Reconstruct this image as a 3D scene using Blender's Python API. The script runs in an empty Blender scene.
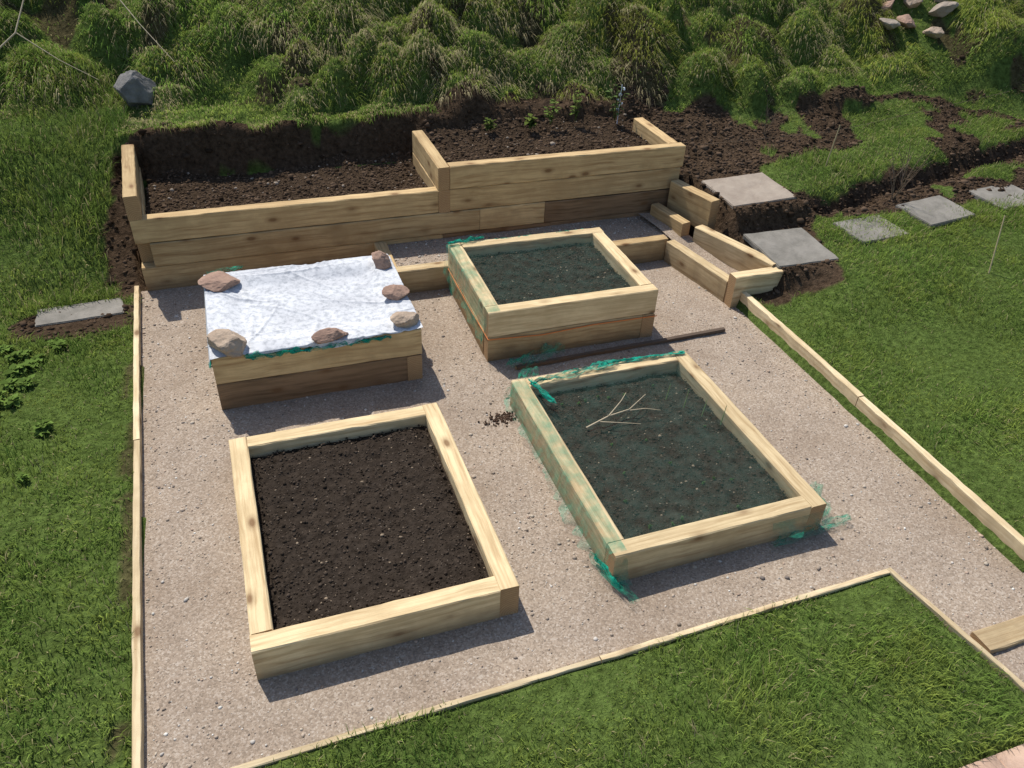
import bpy, bmesh, math, random
import numpy as np
from mathutils import Vector, Matrix, noise as mnoise
random.seed(4); RNG=np.random.default_rng(7)
S=bpy.context.scene; COL=S.collection

# ---------------------------------------------------------------- helpers
def link(o,parent=None):
    COL.objects.link(o)
    if parent: o.parent=parent
    return o
def empty(name,loc=(0,0,0)):
    e=bpy.data.objects.new(name,None); e.empty_display_size=.1; COL.objects.link(e); return e
def mesh_np(name,V,F,mats,parent=None,col=None,smooth=False,mi=None):
    V=np.asarray(V,dtype=np.float32);F=np.asarray(F,dtype=np.int32)
    me=bpy.data.meshes.new(name); k=F.shape[1]
    me.vertices.add(len(V)); me.vertices.foreach_set('co',V.ravel())
    me.loops.add(F.size); me.loops.foreach_set('vertex_index',F.ravel())
    me.polygons.add(len(F)); me.polygons.foreach_set('loop_start',np.arange(0,F.size,k,dtype=np.int32))
    try: me.polygons.foreach_set('loop_total',np.full(len(F),k,dtype=np.int32))
    except Exception: pass
    if smooth: me.polygons.foreach_set('use_smooth',np.ones(len(F),dtype=bool))
    if mi is not None: me.polygons.foreach_set('material_index',np.asarray(mi,dtype=np.int32))
    me.update(calc_edges=True); me.validate()
    if col is not None:
        a=me.color_attributes.new('Col','FLOAT_COLOR','POINT')
        c=np.ones((len(V),4),dtype=np.float32); c[:,:3]=col; a.data.foreach_set('color',c.ravel())
    for m in (mats if isinstance(mats,(list,tuple)) else [mats]): me.materials.append(m)
    o=bpy.data.objects.new(name,me); return link(o,parent)
def ss(a,b,x):
    t=np.clip((np.asarray(x,dtype=float)-a)/(b-a),0,1); return t*t*(3-2*t)
_lat={}
def vn(x,y,s,seed=0):
    """value noise -1..1"""
    if seed not in _lat: _lat[seed]=np.random.default_rng(100+seed).uniform(-1,1,(256,256))
    L=_lat[seed]; x=np.asarray(x,dtype=float)*s+1000.3; y=np.asarray(y,dtype=float)*s+1000.7
    xi=np.floor(x).astype(int); yi=np.floor(y).astype(int); fx=x-xi; fy=y-yi
    fx=fx*fx*(3-2*fx); fy=fy*fy*(3-2*fy)
    a=L[xi%256,yi%256];b=L[(xi+1)%256,yi%256];c=L[xi%256,(yi+1)%256];d=L[(xi+1)%256,(yi+1)%256]
    return (a*(1-fx)+b*fx)*(1-fy)+(c*(1-fx)+d*fx)*fy
def fb(x,y,s,seed=0,o=3):
    r=0;a=1
    for i in range(o): r=r+a*vn(x,y,s*2**i,seed+i); a*=.5
    return r/1.6
def grid_faces(nu,nv,off=0):
    i=np.arange(nu-1)[:,None]*nv+np.arange(nv-1)[None,:]; i=i.ravel()+off
    return np.stack([i,i+nv,i+nv+1,i+1],1)

# ---------------------------------------------------------------- materials
def newmat(name):
    m=bpy.data.materials.new(name); m.use_nodes=True; nt=m.node_tree
    return m,nt,nt.nodes['Principled BSDF'],nt.nodes,nt.links
def matte(m):
    """earth, gravel and leaves are fully matt: swap the principled shader for a plain diffuse one"""
    nt=m.node_tree; B=nt.nodes['Principled BSDF']; D=nt.nodes.new('ShaderNodeBsdfDiffuse'); D.inputs['Roughness'].default_value=.0
    for a,b in (('Base Color','Color'),('Normal','Normal')):
        if B.inputs[a].is_linked: nt.links.new(B.inputs[a].links[0].from_socket,D.inputs[b])
        elif a=='Base Color': D.inputs[b].default_value=B.inputs[a].default_value
    for l in list(B.outputs[0].links):
        t=l.to_socket; nt.links.new(D.outputs[0],t)
    nt.nodes.remove(B); return m
def ramp(N,stops):
    r=N.new('ShaderNodeValToRGB'); cr=r.color_ramp
    while len(cr.elements)<len(stops): cr.elements.new(.5)
    for e,(p,c) in zip(cr.elements,stops): e.position=p; e.color=(*c,1) if len(c)==3 else c
    return r
def mixc(N,L,fac,a,b,mode='MIX'):
    m=N.new('ShaderNodeMix'); m.data_type='RGBA'; m.blend_type=mode
    for s,v in ((m.inputs[0],fac),(m.inputs[6],a),(m.inputs[7],b)):
        if hasattr(v,'is_output'): L.new(v,s)
        elif isinstance(v,(int,float)): s.default_value=v
        else: s.default_value=(*v,1)
    return m.outputs[2]
def noise(N,L,vec,scale,detail=4,rough=.6):
    n=N.new('ShaderNodeTexNoise'); n.inputs['Scale'].default_value=scale; n.inputs['Detail'].default_value=detail
    n.inputs['Roughness'].default_value=rough
    if vec is not None: L.new(vec,n.inputs['Vector'])
    return n
def bump(N,L,h,strength,dist,prev=None):
    b=N.new('ShaderNodeBump'); b.inputs['Strength'].default_value=strength; b.inputs['Distance'].default_value=dist
    L.new(h,b.inputs['Height'])
    if prev is not None: L.new(prev,b.inputs['Normal'])
    return b.outputs[0]
def math_(N,L,op,a,b=0.,clamp=False):
    m=N.new('ShaderNodeMath'); m.operation=op; m.use_clamp=clamp
    for s,v in ((m.inputs[0],a),(m.inputs[1],b)):
        if hasattr(v,'is_output'): L.new(v,s)
        else: s.default_value=v
    return m.outputs[0]

def wood(name,base,dark,damp=.6,stain=(.36,.25,.12)):
    m,nt,B,N,L=newmat(name)
    tc=N.new('ShaderNodeTexCoord'); oi=N.new('ShaderNodeObjectInfo')
    add=N.new('ShaderNodeVectorMath'); add.operation='ADD'
    mul=math_(N,L,'MULTIPLY',oi.outputs['Random'],37.)
    L.new(tc.outputs['Object'],add.inputs[0]); L.new(mul,add.inputs[1])
    # wandering grain
    wn=noise(N,L,add.outputs[0],1.7,2); wv=N.new('ShaderNodeVectorMath'); wv.operation='SCALE'; L.new(wn.outputs['Color'],wv.inputs[0]); wv.inputs['Scale'].default_value=.06
    ad2=N.new('ShaderNodeVectorMath'); ad2.operation='ADD'; L.new(add.outputs[0],ad2.inputs[0]); L.new(wv.outputs[0],ad2.inputs[1])
    mp=N.new('ShaderNodeMapping'); mp.inputs['Scale'].default_value=(.8,20,20); L.new(ad2.outputs[0],mp.inputs[0])
    g=noise(N,L,mp.outputs[0],2.2,5,.62)
    r=ramp(N,[(.30,dark),(.44,tuple(.55*a+.45*b for a,b in zip(base,dark))),(.56,base),(.8,tuple(min(1,c*1.1) for c in base))]); L.new(g.outputs['Fac'],r.inputs[0])
    st=noise(N,L,add.outputs[0],3.6,4,.65)
    sr=ramp(N,[(.42,(0,0,0)),(.66,(1,1,1))]); L.new(st.outputs['Fac'],sr.inputs[0])
    c=mixc(N,L,math_(N,L,'MULTIPLY',sr.outputs[0],.7),r.outputs[0],tuple(.40*a+.60*b for a,b in zip(base,stain)))
    tone=math_(N,L,'ADD',math_(N,L,'MULTIPLY',oi.outputs['Random'],.32),.84)
    hs=N.new('ShaderNodeHueSaturation'); L.new(c,hs.inputs['Color']); L.new(tone,hs.inputs['Value']); c=hs.outputs[0]
    mk=N.new('ShaderNodeMapping'); mk.inputs['Scale'].default_value=(3.6,7.5,7.5); L.new(add.outputs[0],mk.inputs[0])
    vo=N.new('ShaderNodeTexVoronoi'); vo.inputs['Scale'].default_value=1.0; L.new(mk.outputs[0],vo.inputs['Vector'])
    kr=ramp(N,[(.08,(1,1,1)),(.16,(.35,.35,.35)),(.28,(0,0,0))]); L.new(vo.outputs['Distance'],kr.inputs[0])
    c=mixc(N,L,math_(N,L,'MULTIPLY',kr.outputs[0],.85),c,(.17,.085,.035))
    geo=N.new('ShaderNodeNewGeometry'); sx=N.new('ShaderNodeSeparateXYZ'); L.new(geo.outputs['Position'],sx.inputs[0])
    dn=noise(N,L,geo.outputs['Position'],6,4)
    z=math_(N,L,'ADD',sx.outputs[2],math_(N,L,'MULTIPLY',dn.outputs['Fac'],-.14))
    dr=ramp(N,[(0,(1,1,1)),(.11,(0,0,0))]); L.new(math_(N,L,'ADD',z,.05),dr.inputs[0])
    c=mixc(N,L,math_(N,L,'MULTIPLY',dr.outputs[0],damp),c,(.13,.085,.05))
    L.new(c,B.inputs['Base Color']); B.inputs['Roughness'].default_value=.8; B.inputs['Specular IOR Level'].default_value=.25
    fg=N.new('ShaderNodeMapping'); fg.inputs['Scale'].default_value=(4,90,90); L.new(add.outputs[0],fg.inputs[0])
    f=noise(N,L,fg.outputs[0],2,3)
    nb=bump(N,L,f.outputs['Fac'],.6,.003); L.new(nb,B.inputs['Normal'])
    return m
W_FRESH=wood('timber_fresh',(.68,.53,.31),(.40,.265,.13),.5)
W_WALL=wood('timber_wall',(.57,.41,.21),(.31,.19,.085),.6,(.26,.16,.07))
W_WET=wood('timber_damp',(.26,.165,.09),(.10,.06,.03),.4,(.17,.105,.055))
W_BOARD=wood('timber_board',(.70,.57,.36),(.46,.32,.17),.15)
W_OLD=wood('timber_old',(.13,.095,.07),(.06,.04,.03),.2,(.08,.06,.04))
def endgrain():
    m,nt,B,N,L=newmat('timber_end_grain')
    tc=N.new('ShaderNodeTexCoord')
    mp=N.new('ShaderNodeMapping'); mp.inputs['Location'].default_value=(0,.02,.09); L.new(tc.outputs['Object'],mp.inputs[0])
    sep=N.new('ShaderNodeSeparateXYZ'); L.new(mp.outputs[0],sep.inputs[0])
    cmb=N.new('ShaderNodeCombineXYZ'); L.new(sep.outputs[1],cmb.inputs[0]); L.new(sep.outputs[2],cmb.inputs[1])
    w=N.new('ShaderNodeTexWave'); w.wave_type='RINGS'; w.rings_direction='Z'; w.inputs['Scale'].default_value=22; w.inputs['Distortion'].default_value=2
    L.new(cmb.outputs[0],w.inputs['Vector'])
    r=ramp(N,[(0,(.33,.19,.08)),(1,(.50,.34,.17))]); L.new(w.outputs['Fac'],r.inputs[0])
    n=noise(N,L,tc.outputs['Object'],40,3)
    c=mixc(N,L,n.outputs['Fac'],r.outputs[0],(.30,.18,.09)); L.new(c,B.inputs['Base Color']); B.inputs['Roughness'].default_value=.85
    return m
W_END=endgrain()
def soilmat(name,a,b,stone=(.2,.17,.14),sc=1.):
    m,nt,B,N,L=newmat(name); geo=N.new('ShaderNodeNewGeometry'); P=geo.outputs['Position']
    n=noise(N,L,P,28*sc,6,.7); r=ramp(N,[(.3,a),(.7,b)]); L.new(n.outputs['Fac'],r.inputs[0])
    n2=noise(N,L,P,3,3); c=mixc(N,L,math_(N,L,'MULTIPLY',n2.outputs['Fac'],.5),r.outputs[0],tuple(x*.7 for x in a))
    v=N.new('ShaderNodeTexVoronoi'); v.inputs['Scale'].default_value=55; L.new(P,v.inputs['Vector'])
    vr=ramp(N,[(.10,(1,1,1)),(.16,(0,0,0))]); L.new(v.outputs['Distance'],vr.inputs[0])
    sc_=N.new('ShaderNodeSeparateColor'); L.new(v.outputs['Color'],sc_.inputs[0])
    th=math_(N,L,'GREATER_THAN',sc_.outputs[0],.82)
    c=mixc(N,L,math_(N,L,'MULTIPLY',vr.outputs[0],th),c,stone)
    L.new(c,B.inputs['Base Color'])
    h=noise(N,L,P,70,3,.7); nb=bump(N,L,h.outputs['Fac'],.9,.012); L.new(nb,B.inputs['Normal']); return matte(m)
SOIL=soilmat('compost_soil',(.022,.0165,.0125),(.070,.054,.042))
SOILB=soilmat('brown_soil',(.03,.021,.014),(.105,.072,.048))
def attrmat(name,trans=0.):
    m,nt,B,N,L=newmat(name)
    a=N.new('ShaderNodeAttribute'); a.attribute_name='Col'; L.new(a.outputs['Color'],B.inputs['Base Color'])
    if trans:
        t=N.new('ShaderNodeBsdfTranslucent'); L.new(a.outputs['Color'],t.inputs['Color'])
        x=N.new('ShaderNodeMixShader'); x.inputs[0].default_value=trans
        L.new(B.outputs[0],x.inputs[1]); L.new(t.outputs[0],x.inputs[2]); L.new(x.outputs[0],N['Material Output'].inputs['Surface'])
    return matte(m)
BLADE=attrmat('grass_blades',.42)
PEB=attrmat('pebbles')
CLOD=attrmat('soil_crumbs')
LEAF=attrmat('leaf',.3)
def terrainmat():
    m,nt,B,N,L=newmat('terrain_surface'); geo=N.new('ShaderNodeNewGeometry'); P=geo.outputs['Position']
    a=N.new('ShaderNodeAttribute'); a.attribute_name='Col'
    n=noise(N,L,P,22,5,.7); r=ramp(N,[(.28,(.35,.35,.35)),(.72,(1.7,1.7,1.7))]); L.new(n.outputs['Fac'],r.inputs[0])
    c=mixc(N,L,1.,a.outputs['Color'],r.outputs[0],'MULTIPLY'); L.new(c,B.inputs['Base Color'])
    L.new(bump(N,L,n.outputs['Fac'],1.,.035),B.inputs['Normal']); return matte(m)
TERR=terrainmat()
def gravelmat():
    m,nt,B,N,L=newmat('gravel_surface'); geo=N.new('ShaderNodeNewGeometry'); P=geo.outputs['Position']
    v=N.new('ShaderNodeTexVoronoi'); v.inputs['Scale'].default_value=120; L.new(P,v.inputs['Vector'])
    sc=N.new('ShaderNodeSeparateColor'); L.new(v.outputs['Color'],sc.inputs[0])
    r=ramp(N,[(0,(.185,.145,.11)),(.35,(.33,.26,.20)),(.75,(.43,.352,.278)),(1,(.58,.52,.45))]); L.new(sc.outputs[0],r.inputs[0])
    n=noise(N,L,P,1.5,5,.65); r2=ramp(N,[(.34,(.74,.68,.63)),(.5,(.95,.92,.90)),(.66,(1.10,1.07,1.03))]); L.new(n.outputs['Fac'],r2.inputs[0])
    c=mixc(N,L,1.,r.outputs[0],r2.outputs[0],'MULTIPLY')
    f=noise(N,L,P,160,3,.7); c=mixc(N,L,.45,c,mixc(N,L,f.outputs['Fac'],(.175,.135,.103),(.47,.39,.31)))
    L.new(c,B.inputs['Base Color'])
    nb=bump(N,L,f.outputs['Fac'],.7,.006); L.new(nb,B.inputs['Normal']); return matte(m)
GRAV=gravelmat()
def stonemat(name,a,b,sc=9):
    m,nt,B,N,L=newmat(name); tc=N.new('ShaderNodeTexCoord'); P=tc.outputs['Object']
    n=noise(N,L,P,sc,6,.65); r=ramp(N,[(.3,a),(.7,b)]); L.new(n.outputs['Fac'],r.inputs[0])
    n2=noise(N,L,P,sc*9,4); c=mixc(N,L,math_(N,L,'MULTIPLY',n2.outputs['Fac'],.35),r.outputs[0],tuple(min(1,x*1.4) for x in b))
    L.new(c,B.inputs['Base Color']); B.inputs['Roughness'].default_value=.9
    L.new(bump(N,L,n.outputs['Fac'],.8,.02),B.inputs['Normal']); return m
ST_RED=stonemat('sandstone_red',(.17,.10,.075),(.34,.22,.16))
ST_BUF=stonemat('sandstone_buff',(.24,.17,.12),(.44,.34,.25))
ST_GREY=stonemat('stone_grey',(.06,.058,.055),(.20,.19,.18))
SLAB=stonemat('paving_slab_grey',(.10,.092,.075),(.235,.215,.185),6)
SLABP=stonemat('paving_slab_buff',(.20,.155,.12),(.33,.275,.22),6)
PAVER=stonemat('patio_paver',(.34,.22,.16),(.48,.34,.26),8)
def clothmat():
    m,nt,B,N,L=newmat('white_fleece'); geo=N.new('ShaderNodeNewGeometry'); P=geo.outputs['Position']
    n=noise(N,L,P,26,5,.75); r=ramp(N,[(.38,(.40,.415,.44)),(.54,(.60,.61,.63))]); L.new(n.outputs['Fac'],r.inputs[0])
    n3=noise(N,L,P,4,4,.6); r3=ramp(N,[(.35,(.86,.86,.87)),(.6,(1.04,1.04,1.04))]); L.new(n3.outputs['Fac'],r3.inputs[0])
    c=mixc(N,L,1.,r.outputs[0],r3.outputs[0],'MULTIPLY'); L.new(c,B.inputs['Base Color'])
    return matte(m)
CLOTH=clothmat()
def netmat(name,col,lo,hi):
    m,nt,B,N,L=newmat(name); geo=N.new('ShaderNodeNewGeometry'); P=geo.outputs['Position']
    B.inputs['Base Color'].default_value=(*col,1)
    t=N.new('ShaderNodeBsdfTransparent'); x=N.new('ShaderNodeMixShader')
    n=noise(N,L,P,11,4,.65); r=ramp(N,[(.35,(lo,)*3),(.7,(hi,)*3)]); L.new(n.outputs['Fac'],r.inputs[0])
    L.new(r.outputs[0],x.inputs[0]); L.new(t.outputs[0],x.inputs[1]); L.new(B.outputs[0],x.inputs[2]); L.new(x.outputs[0],N['Material Output'].inputs['Surface']); return matte(m)
NET_IN=netmat('netting_flat',(.075,.135,.11),.08,.28)
NET_SIDE=netmat('netting_drape',(.035,.34,.22),.02,.42)
NET_BUN=netmat('netting_bunched',(.02,.34,.24),.25,.9)
def plain(name,c,rough=.6):
    m,nt,B,N,L=newmat(name); tc=N.new('ShaderNodeTexCoord'); n=noise(N,L,tc.outputs['Object'],25,4)
    L.new(mixc(N,L,n.outputs['Fac'],tuple(x*.75 for x in c),tuple(min(1,x*1.2) for x in c)),B.inputs['Base Color']); B.inputs['Roughness'].default_value=rough; return m
ORANGE=plain('orange_cord',(.75,.22,.05)); TWIG=plain('dry_twig',(.42,.34,.22)); TWIGD=plain('dark_twig',(.16,.11,.07)); CANE=plain('cane',(.45,.36,.2))
LABEL=plain('plant_label',(.6,.65,.75)); SHOOT=plain('shoot_green',(.22,.30,.12))

# ---------------------------------------------------------------- layout
def xL(y): return -.85+.11*(6.3-np.asarray(y,dtype=float))/4.2       # inner side of left board
def xF(y): return 2.955+.16*(2.05-np.asarray(y,dtype=float))          # path-side of front lawn
def yF(x): return 1.985+.0215*(np.asarray(x,dtype=float)+.72)
def inpath(x,y,m=0.):
    x=np.asarray(x,dtype=float);y=np.asarray(y,dtype=float)
    a=(x>xL(y)-m)&(x<3.69+m)&(y>yF(x)+.004-m)&(y<6.4)
    b=(x>xF(y)-m)&(x<5.5)&(y>1.0)&(y<1.86+m)
    b2=(x>xF(y)-m)&(x<3.69+m)&(y>1.0)&(y<2.1)
    c=(x>-.85)&(x<3.90)&(y>=6.2)&(y<7.2)
    d=(x>3.6)&(x<4.02)&(y>4.85)&(y<6.25)
    return a|b|b2|c|d
_r=np.random.default_rng(21)
TUS=[]
for i in range(700):
    x=_r.uniform(-5,11); y=_r.uniform(7.4,12.5)
    TUS.append((x,y,_r.uniform(.13,.36),_r.uniform(.10,.34),_r.uniform()))
TUS=np.array(TUS)
def yb(x):
    return 8.35-.55*ss(-.4,.9,x)-.35*ss(3.2,4.6,x)-1.5*ss(6.8,11,x)
keep=(TUS[:,1]>yb(TUS[:,0])-.05)&(np.hypot(TUS[:,0]-7.95,TUS[:,1]-8.15)>.55)
TUS=TUS[keep]
PADS=[(4.38,5.87,.47,.40),(4.33,5.07,.285,.36),(-1.26,5.98,.02,.35)]
def trench(x): return 5.6+.2*(x-4.8)
def ylip(x): return 7.46+.10*vn(x,x*0,2.2,310)+.05*vn(x,x*0,7,311)
def H(x,y):
    x=np.asarray(x,dtype=float);y=np.asarray(y,dtype=float)
    left=.025+.85*ss(6.1,8.0,y)+.06*fb(x,y,1.3,1)*ss(4.8,6.5,y)+.012*vn(x,y,3,5)+.10*ss(-1.5,-4,x)
    right=.085+.22*ss(3.5,5.0,y)*ss(3.85,4.7,x)+.22*ss(5.2,5.9,y)*(1-ss(3.85,4.7,x))+.24*ss(4.9,6.8,y)+.18*ss(6.7,7.4,y)+.05*fb(x,y,1.6,3)*ss(4.6,5.4,y)+.008*vn(x,y,3,6)
    tr=trench(x); right=right-.17*np.exp(-((y-tr)/.12)**2)*ss(4.7,5.1,x)
    sm=(x>3.9)*ss(5.2,5.5,y)*(1-ss(7.2,7.5,y)); right=right+sm*(.022*fb(x,y,7,300)+.035*fb(x,y,2.5,304))
    mid=.87+.07*fb(x,y,2,8)+.05*fb(x,y,6,12)
    h=np.where(x<0,left,right)
    wm=ss(-.98,-.86,x)*(1-ss(3.9,4.25,x))
    yl=ylip(x)
    base=np.where(x<1.64,.50,.66)
    face=base+(mid-base)*ss(yl-.17,yl+.02,y+.03*vn(x,y,14,315))
    h=np.where(y>7.2, h*(1-wm)+face*wm, h)
    h=np.where((y<2.06)&(x>-.8)&(x<3.3),.022+.008*vn(x,y,3,7),h)
    for (px,py,pz_,pr) in PADS:
        w_=1-ss(pr*.85,pr*1.35,np.maximum(np.abs(x-px),np.abs(y-py)*1.05)); w_=w_*((x>4.03)|(x<0))
        h=h*(1-w_)+pz_*w_
    b=np.clip(y-yb(x),0,None); rise=4.2*(1-np.exp(-.60*b/4.2))
    h=h+rise+.15*fb(x,y,1.1,11)*ss(0,.5,b)
    flat=h.copy().ravel(); xf=x.ravel(); yf=y.ravel(); sel=np.where((yf>7.2)&(yf<13)&(xf>-6)&(xf<12))[0]
    if len(sel):
        xs=xf[sel];ys=yf[sel];acc=np.zeros(len(sel))
        wx=xs+.06*vn(xs,ys,4,320); wy=ys+.06*vn(xs,ys,4,321)
        for tx,ty,tr_,th,_q in TUS:
            d2=(wx-tx)**2+(wy-ty)**2; acc=np.maximum(acc,th*np.exp(-(d2/(tr_*tr_))**1.5))
        flat[sel]+=acc; h=flat.reshape(h.shape)
    far=ss(13,60,y)*2.*vn(x,y,.02,30); h=h+far
    h=np.where(inpath(x,y),-.04,h)
    h=np.where((y<1.09)&(x<9)&(x>-5),-.04,h)
    return h
def soil_shade_mask(x,y):
    x=np.asarray(x,dtype=float);y=np.asarray(y,dtype=float); n=.10*fb(x,y,3,15); 
    m=np.zeros(x.shape)
    yy=y+n
    r=(x>3.8)&(yy>5.36-.3*ss(4.9,4.4,x)-.50*ss(4.75,4.5,x))&(yy<yb(x)-.12)
    t=trench(x)
    strip=(x>4.78+n)&(x<6.9+n)&(yy>t+.16)&(yy<t+.74-.03*(x-4.8))
    weeds=(fb(x,y,2.6,330)>.08+.25*ss(.30,.05,np.abs(y-t)))&(x>5.0)&(np.abs(y-t)>.13)
    m=np.where(r&~strip&~weeds,1.,m)
    back=(x>-.95)&(x<4.3)&(yy>7.2)&(yy<7.50+.22*ss(1.6,2.2,x)+.09*vn(x,y,5,3)); m=np.where(back,1.,m)
    arm=(x>-1.02+2.2*n)&(x<-.8)&(y>6.1+n)&(y<7.3); m=np.where(arm,1.,m)  # dark soil colour painted in for the shade of the grassy hollow by the wall
    sl=(((x+1.20)/.5)**2+((y-5.86)/.22)**2+6*n)<1; m=np.where(sl,1.,m)
    ed=(x<-.8)&(x>xL(y)-.09-.8*n)&(y<5.9)&(fb(x,y,2.2,40)>-.05); m=np.where(ed,.7,m)
    bare=(y>yb(x)-.1)&(fb(x,y,2.4,360)<-.30); m=np.where(bare,.8,m)
    return m

# ---------------------------------------------------------------- terrain sheet
def axis(a,b,st,lo,hi):
    core=np.arange(a,b+1e-6,st); out=[];v=a;s=st
    while v>lo: s*=1.35; v-=s; out.append(v)
    out2=[];v=core[-1];s=st
    while v<hi: s*=1.35; v+=s; out2.append(v)
    return np.array(out[::-1]+list(core)+out2)
ax=axis(-4.5,10.5,.04,-400,400); ay=axis(.6,11.5,.04,-300,600)
GX,GY=np.meshgrid(ax,ay,indexing='ij'); GZ=H(GX,GY); SM=soil_shade_mask(GX,GY)
gn=.5+.5*fb(GX,GY,1.5,50); 
gcol=np.stack([.065+.03*gn,.095+.04*gn,.024+.01*gn],-1)
scol=np.stack([.050+.035*gn,.034+.023*gn,.022+.015*gn],-1)
C=gcol*(1-SM[...,None])+scol*SM[...,None]
mesh_np('ground',np.stack([GX,GY,GZ],-1).reshape(-1,3),grid_faces(len(ax),len(ay)),TERR,col=C.reshape(-1,3),smooth=True)

# ---------------------------------------------------------------- gravel path
gp=empty('gravel_path')
def sheet(name,fn,nu,nv,mat,parent,smooth=True,col=None):
    u,v=np.meshgrid(np.linspace(0,1,nu),np.linspace(0,1,nv),indexing='ij'); x,y,z=fn(u,v)
    return mesh_np(name,np.stack([x,y,z],-1).reshape(-1,3),grid_faces(nu,nv),mat,parent,smooth=smooth)
def pz(x,y): return .007*fb(x,y,1.2,60)+.004*fb(x,y,7,61)
def f1(u,v):
    x0=(xL(4)-.0)*(1-u)+3.70*u; ylo=yF(x0)-.012; y=ylo+v*(6.24-ylo); x=(xL(y)-.012)*(1-u)+3.70*u; return x,y,pz(x,y)
sheet('main_surface',f1,220,200,GRAV,gp)
def f2b(u,v):
    yy=1.0+v*.98; x=(xF(yy)-.012)*(1-u)+5.4*u; top=np.where(x>3.70,1.87,yF(x)-.012); y=1.0+v*(top-1.0); return x,y,pz(x,y)
sheet('front_surface',f2b,160,50,GRAV,gp)

def ico():
    bm=bmesh.new(); bmesh.ops.create_icosphere(bm,subdivisions=1,radius=1); bm.verts.ensure_lookup_table()
    V=np.array([v.co[:] for v in bm.verts]);F=np.array([[v.index for v in f.verts] for f in bm.faces]); bm.free(); return V,F
IV,IF=ico()
def stones(name,P,size,col,mat,parent=None,flat=.65,sink=.3):
    n=len(P); V=np.repeat(IV[None],n,0)*(1+RNG.uniform(-.28,.28,(n,len(IV),1)))
    sc=np.stack([size*RNG.uniform(.7,1.3,n),size*RNG.uniform(.7,1.3,n),size*flat*RNG.uniform(.7,1.2,n)],-1)
    V=V*sc[:,None,:]; a=RNG.uniform(0,6.28,n);c,s=np.cos(a)[:,None],np.sin(a)[:,None]
    x=V[...,0]*c-V[...,1]*s; y=V[...,0]*s+V[...,1]*c
    V=np.stack([x+P[:,0:1],y+P[:,1:2],V[...,2]+P[:,2:3]+(sc[:,2]*(1-2*sink))[:,None]*.5],-1)
    F=(IF[None]+(np.arange(n)*len(IV))[:,None,None]).reshape(-1,3)
    return mesh_np(name,V.reshape(-1,3),F,mat,parent,col=np.repeat(col,len(IV),0))
def pebcol(n):
    pal=np.array([[.38,.31,.245],[.44,.375,.30],[.27,.22,.175],[.52,.48,.43],[.40,.30,.23],[.20,.17,.15],[.60,.58,.53]])
    return pal[RNG.choice(7,n,p=[.26,.22,.18,.1,.14,.06,.04])]*RNG.uniform(.8,1.15,(n,1))
n=30000
x=RNG.uniform(-.9,4.0,n);y=RNG.uniform(1.05,6.2,n);k=inpath(x,y,-.01)&(y<6.22)&(x<3.68+.0)
den=.5+.5*fb(x,y,1.5,62); edge_=np.exp(-np.minimum(np.abs(x-xL(y)),np.abs(x-3.69))/.12); k&=(RNG.uniform(0,1,n)<.2+.7*den**1.5+.4*edge_); x=x[k];y=y[k]
sz=np.clip(RNG.lognormal(math.log(.0042),.45,len(x)),.0025,.016)
stones('pebbles',np.stack([x,y,pz(x,y)],-1),sz,pebcol(len(x)),PEB,gp)

# ---------------------------------------------------------------- beams
def beam(name,p0,p1,z0,z1,th,mat,parent,seg=14,ch=.006,jit=.0016):
    p0=Vector((*p0,0));p1=Vector((*p1,0)); d=p1-p0; Ln=d.length; h=z1-z0
    ring=[(-th/2+ch,-h/2),(th/2-ch,-h/2),(th/2,-h/2+ch),(th/2,h/2-ch),(th/2-ch,h/2),(-th/2+ch,h/2),(-th/2,h/2-ch),(-th/2,-h/2+ch)]
    V=[];bw=random.uniform(-.003,.003)
    for i in range(seg+1):
        t=i/seg; X=(t-.5)*Ln; by=bw*math.sin(math.pi*t)
        for (a,b) in ring: V.append((X+(0 if 0<i<seg else random.uniform(-.001,.001)),a+by+random.uniform(-jit,jit),b+random.uniform(-jit,jit)))
    F=[]
    for i in range(seg):
        for j in range(8):
            k=(j+1)%8; F.append((i*8+j,i*8+k,(i+1)*8+k,(i+1)*8+j))
    me=bpy.data.meshes.new(name); me.from_pydata(V,[],F+[tuple(range(7,-1,-1)),tuple(seg*8+j for j in range(8))])
    me.materials.append(mat); me.materials.append(W_END)
    me.polygons[len(F)].material_index=1; me.polygons[len(F)+1].material_index=1
    bm=bmesh.new(); bm.from_mesh(me); bmesh.ops.recalc_face_normals(bm,faces=bm.faces); bm.to_mesh(me); bm.free()
    o=bpy.data.objects.new(name,me); link(o,parent)
    o.location=(p0+p1)/2+Vector((0,0,(z0+z1)/2)); o.rotation_euler=(0,0,math.atan2(d.y,d.x)); return o
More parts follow.
